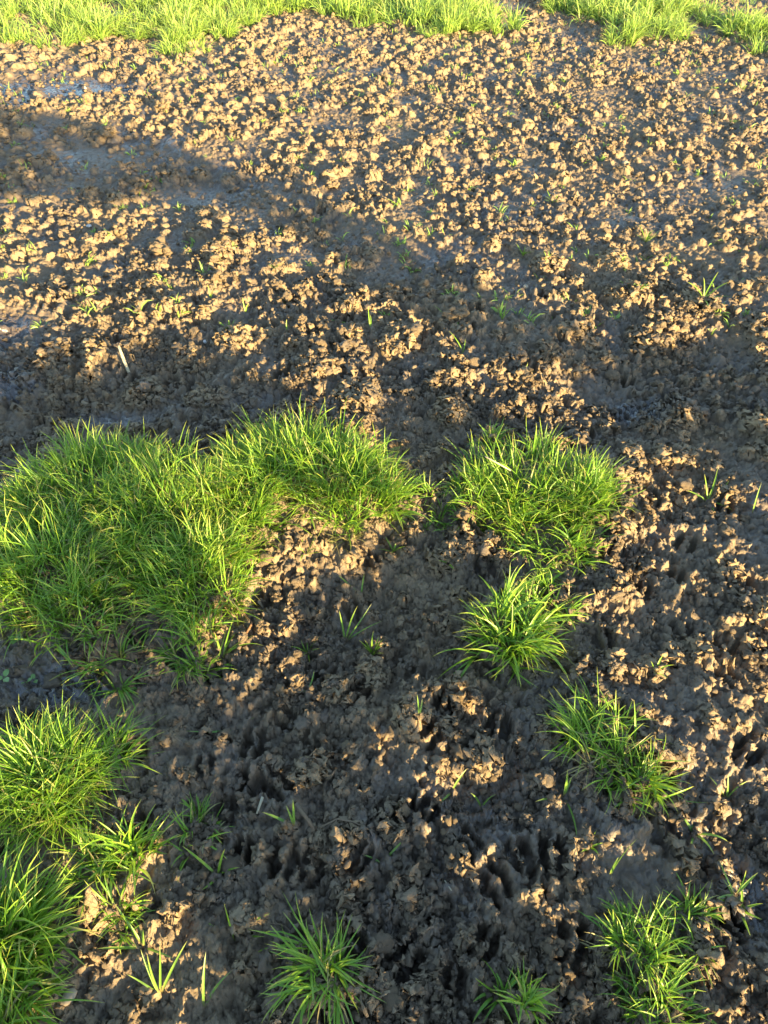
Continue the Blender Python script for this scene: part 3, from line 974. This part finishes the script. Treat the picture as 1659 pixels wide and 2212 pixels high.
# ------------------------------------------------------------------ straws, stalks, seedlings, stones
def tube(pts, radii, sides=8):
    pts = [Vector(p) for p in pts]
    V, F = [], []
    for i, p in enumerate(pts):
        d = (pts[min(i + 1, len(pts) - 1)] - pts[max(i - 1, 0)]).normalized()
        a = d.orthogonal().normalized()
        b = d.cross(a)
        for s_ in range(sides):
            th = 2 * PI * s_ / sides
            V.append(p + (a * math.cos(th) + b * math.sin(th)) * radii[i])
    for i in range(len(pts) - 1):
        for s_ in range(sides):
            n_ = (s_ + 1) % sides
            F.append((i * sides + s_, i * sides + n_, (i + 1) * sides + n_, (i + 1) * sides + s_))
    V.append(pts[0]); V.append(pts[-1])
    a, b = len(V) - 2, len(V) - 1
    Tt = [(a, (s_ + 1) % sides, s_) for s_ in range(sides)]
    o_ = (len(pts) - 1) * sides
    Tt += [(b, o_ + s_, o_ + (s_ + 1) % sides) for s_ in range(sides)]
    return [tuple(v) for v in V], F, Tt


for i in range(46):  # stems for the added shade screen
    u = RNG.uniform(-2.3, 4.3)
    top = RNG.uniform(.5, 1.5)
    p = np.array([u * PERP[0], u * PERP[1]]) + RNG.normal(0, .06, 2)
    q = p + RNG.normal(0, .12, 2)
    V, F, Tt = tube([(*p, 0), (*(p * .6 + q * .4), top * .5), (*q, top)], (.005, .004, .002), 5)
    link('stem', mesh_from('stem', V, F, Tt), M_STEM, shade_screen)


def stick(name, px_pts, lifts, radii, mat, label, cat, group=None):
    P = []
    for (px, py), l in zip(px_pts, lifts):
        x, y, z = at(px, py, 0)
        P.append(Vector((x, y, z + l)))
    o0 = P[0].copy()
    V, F, Tt = tube([p - o0 for p in P], radii)
    return link(name, mesh_from(name, V, F, Tt), mat, label=label, cat=cat, group=group, loc=o0)


# ground()-based placing of a leaning straw: foot in the pit, tip raised towards the back
fx, fy, fz = at(278, 800)
V, F, Tt = tube([(0, 0, -.03), (0.002, -.01, 0.02), (-.012, .012, .06), (-.022, .03, .095)], (.005, .0055, .0055, .004), 10)
link('straw_stalk', mesh_from('straw_stalk', V, F, Tt), M_STRAW, label='thick pale broken straw stalk standing out of a hoof pit', cat='straw', loc=(fx, fy, fz))
stick('dead_stalk', [(522, 1325), (546, 1352), (520, 1392), (488, 1445)], (.02, .012, .008, .002), (.0028, .0034, .003, .002), M_STALK, 'bent brown dead stalk lying beside the small shaded tuft', 'dead stalk')
stick('root_strand', [(690, 1790), (730, 1775), (760, 1780), (800, 1795)], (.004, .014, .012, .004), (.0015, .002, .002, .001), M_ROOT, 'tangled brown root strand lying in shade beside the pale sprig', 'root')
stick('straw_bit', [(555, 1760), (570, 1730)], (.004, .02), (.002, .003), M_STRAW, 'short split straw pointing up from hoof-marked mud', 'straw')
stick('straw_bit', [(575, 1725), (592, 1758)], (.02, .004), (.002, .002), M_ROOT, 'dark thin straw leaning against the split one', 'straw')
stick('straw_bit', [(640, 1740), (680, 1795)], (.01, .006), (.004, .003), M_ROOT, 'flat grey straw lying above the pale three-bladed sprig', 'straw')
stick('straw_bit', [(1255, 1660), (1300, 1640)], (.006, .012), (.0015, .0015), M_STRAW, 'thin dry straw across the loose right-hand tuft', 'straw')
stick('straw_bit', [(1040, 1050), (1095, 1066)], (.10, .09), (.002, .0015), M_STRAW, 'pale dry straw caught in the lone right tuft', 'straw')
stick('straw_bit', [(150, 705), (138, 698)], (.004, .02), (.004, .003), M_ROOT, 'small brown stub sticking up on smooth left mud', 'straw')
stick('straw_bit', [(960, 1905), (975, 1925)], (.008, .008), (.0012, .0012), M_STRAW, 'thin pale straw lying between hoof prints', 'straw')
stick('leaf_stub', [(1035, 2035), (1052, 2040)], (.006, .006), (.003, .0015), M_STALK, 'small pinkish torn leaf piece on shaded mud', 'leaf piece')

# rootlets and chaff trodden into the near mud
V_, F_, n_ = [], [], 0
for k in pick(650, near * (0.3 + rough) * inb):
    p0 = Vector((X2.ravel()[k], Y2.ravel()[k], Z.ravel()[k] + .002))
    L_, a, c = RNG.uniform(.012, .05), RNG.uniform(0, 6.28), RNG.normal(0, 1.2)
    pts = []
    for i in range(4):
        pts.append(p0 + Vector((0, 0, .004 * math.sin(i))))
        p0 = p0 + Vector((math.cos(a + c * i / 3), math.sin(a + c * i / 3), 0)) * L_ / 3
        p0.z = surf(p0.x, p0.y) + .003
    v, f, t3 = tube(pts, (RNG.uniform(.0004, .0009),) * 4, 4)
    F_ += [tuple(q + n_ for q in w) for w in f]
    V_ += v
    n_ += len(v)
link('rootlets', mesh_from('rootlets', V_, F_), M_ROOT, kind='stuff', label='fine rootlets and chaff trodden into the near mud')


def seedling(px, py, label, n=2, size=.012):
    x, y, z = at(px, py)
    o = link('seedling', None, label=label, cat='seedling', group='round-leaved seedlings at the left edge', loc=(x, y, z))
    V, F, Tt = tube([(0, 0, -.003), (0, 0, .012)], (.0012, .001), 5)
    link('stem', mesh_from('stem', V, F, Tt), M_COTY, o)
    a0 = random.uniform(0, 6)
    for i in range(n):
        a = a0 + i * 2 * PI / n
        V, F = [], []
        for r_ in range(5):
            u = r_ / 4
            w = size * .42 * math.sin(PI * (0.12 + .86 * u)) ** .8
            for q in (-1, 0, 1):
                lx, ly, lz = .003 + u * size, q * w, .012 + .004 * math.sin(u * 2) + .0015 * abs(q)
                V.append((lx * math.cos(a) - ly * math.sin(a), lx * math.sin(a) + ly * math.cos(a), lz))
        for r_ in range(4):
            for q in range(2):
                b = r_ * 3 + q
                F.append((b, b + 1, b + 4, b + 3))
        link('leaf', mesh_from('leaf', V, F), M_COTY, o)


seedling(38, 1385, 'round-leaved seedling at the left edge below the shaded tuft', 4, .015)
seedling(12, 1468, 'round-leaved seedling half cut by the left edge', 3, .017)
seedling(58, 1475, 'pale two-leaved seedling, left of a matching pair')
seedling(78, 1472, 'pale two-leaved seedling, right of a matching pair')
seedling(340, 1322, 'round green seedling under the half-lit front tuft', 3, .016)
seedling(1018, 1122, 'lobed clover-like seedling in the lone right tuft fringe', 4, .015)
seedling(1128, 1195, 'clover-like seedling in sparse blades before the lone right tuft', 4, .015)


def stone(px, py, r, mat, label, name='pebble', cat='pebble', sub=3, rough_=.12, seed=300, group=None, sz=(1, 1, .8)):
    x, y, z = at(px, py, 0)
    me = crumb_cluster(seed, 26, 3) if name == 'mud_clod' else lump(seed, sub, rough_)
    o = link(name, me, mat, label=label, cat=cat, group=group, loc=(x, y, z + r * .35))
    o.scale = (r * sz[0], r * sz[1], r * sz[2])
    o.rotation_euler = (0, 0, random.uniform(0, 6))


stone(150, 2155, .013, M_STONE, 'smooth tan pebble among blades in the bottom left corner', sz=(1.1, .95, .8))
stone(1322, 815, .024, M_CLOD, 'round tan ball of mud on the smooth right-hand mud', 'mud_ball', 'mud ball', 4, .2, 310)
stone(192, 488, .013, M_WHITE, 'small white pebble on shaded far left mud', seed=320)
stone(443, 735, .010, M_WHITE, 'white pebble beside clods on the left', seed=330)
stone(1135, 622, .012, M_STONE, 'bright tan pebble among sunlit right-hand clods', seed=331)
stone(1350, 357, .022, M_STONE, 'pale stone catching the sun among far right clods', seed=332)
BIG = [(237, 293, .05, 'broad pale clod standing proud on far shaded mud', M_CLOD), (352, 238, .05, 'large lit clod right of the pale sheen, far left', M_CLOD),
       (718, 390, .04, 'upright pale clod in the middle of the far mud', M_CLOD), (190, 118, .045, 'rounded lit clod just before the far left grass', M_CLOD),
       (345, 545, .045, 'wide lit clod with a dry blade draped over it', M_CLOD), (497, 512, .05, 'tall mossy-edged clod above the left hoof pits', M_CLOD),
       (330, 745, .035, 'knobbly clod perched on a column beside the straw stalk', M_CLOD), (1285, 800, .035, 'dark upright clod next to the round mud ball', M_CLOD_WET),
       (1115, 770, .04, 'grey shaded clod behind the middle pits', M_CLOD_WET), (985, 690, .04, 'brown half-lit clod in the rough middle mud', M_CLOD_WET),
       (730, 2010 - 160, .02, 'smooth wet lump between hoof prints, lower middle', M_CLOD_WET), (988, 1855, .026, 'oblong grey clod lying right of the shaded hoof prints', M_CLOD_WET),
       (915, 1870, .018, 'small square grey clod left of the oblong one', M_CLOD_WET), (510, 1700, .022, 'pale damp clod near hoof slots, lower left', M_CLOD_WET)]
for i, (px, py, r, lab, m) in enumerate(BIG):
    stone(px, py, r, m, lab, 'mud_clod', 'mud clod', 4, .38, 400 + i, 'large mud clods', (1.15, .9, .85))
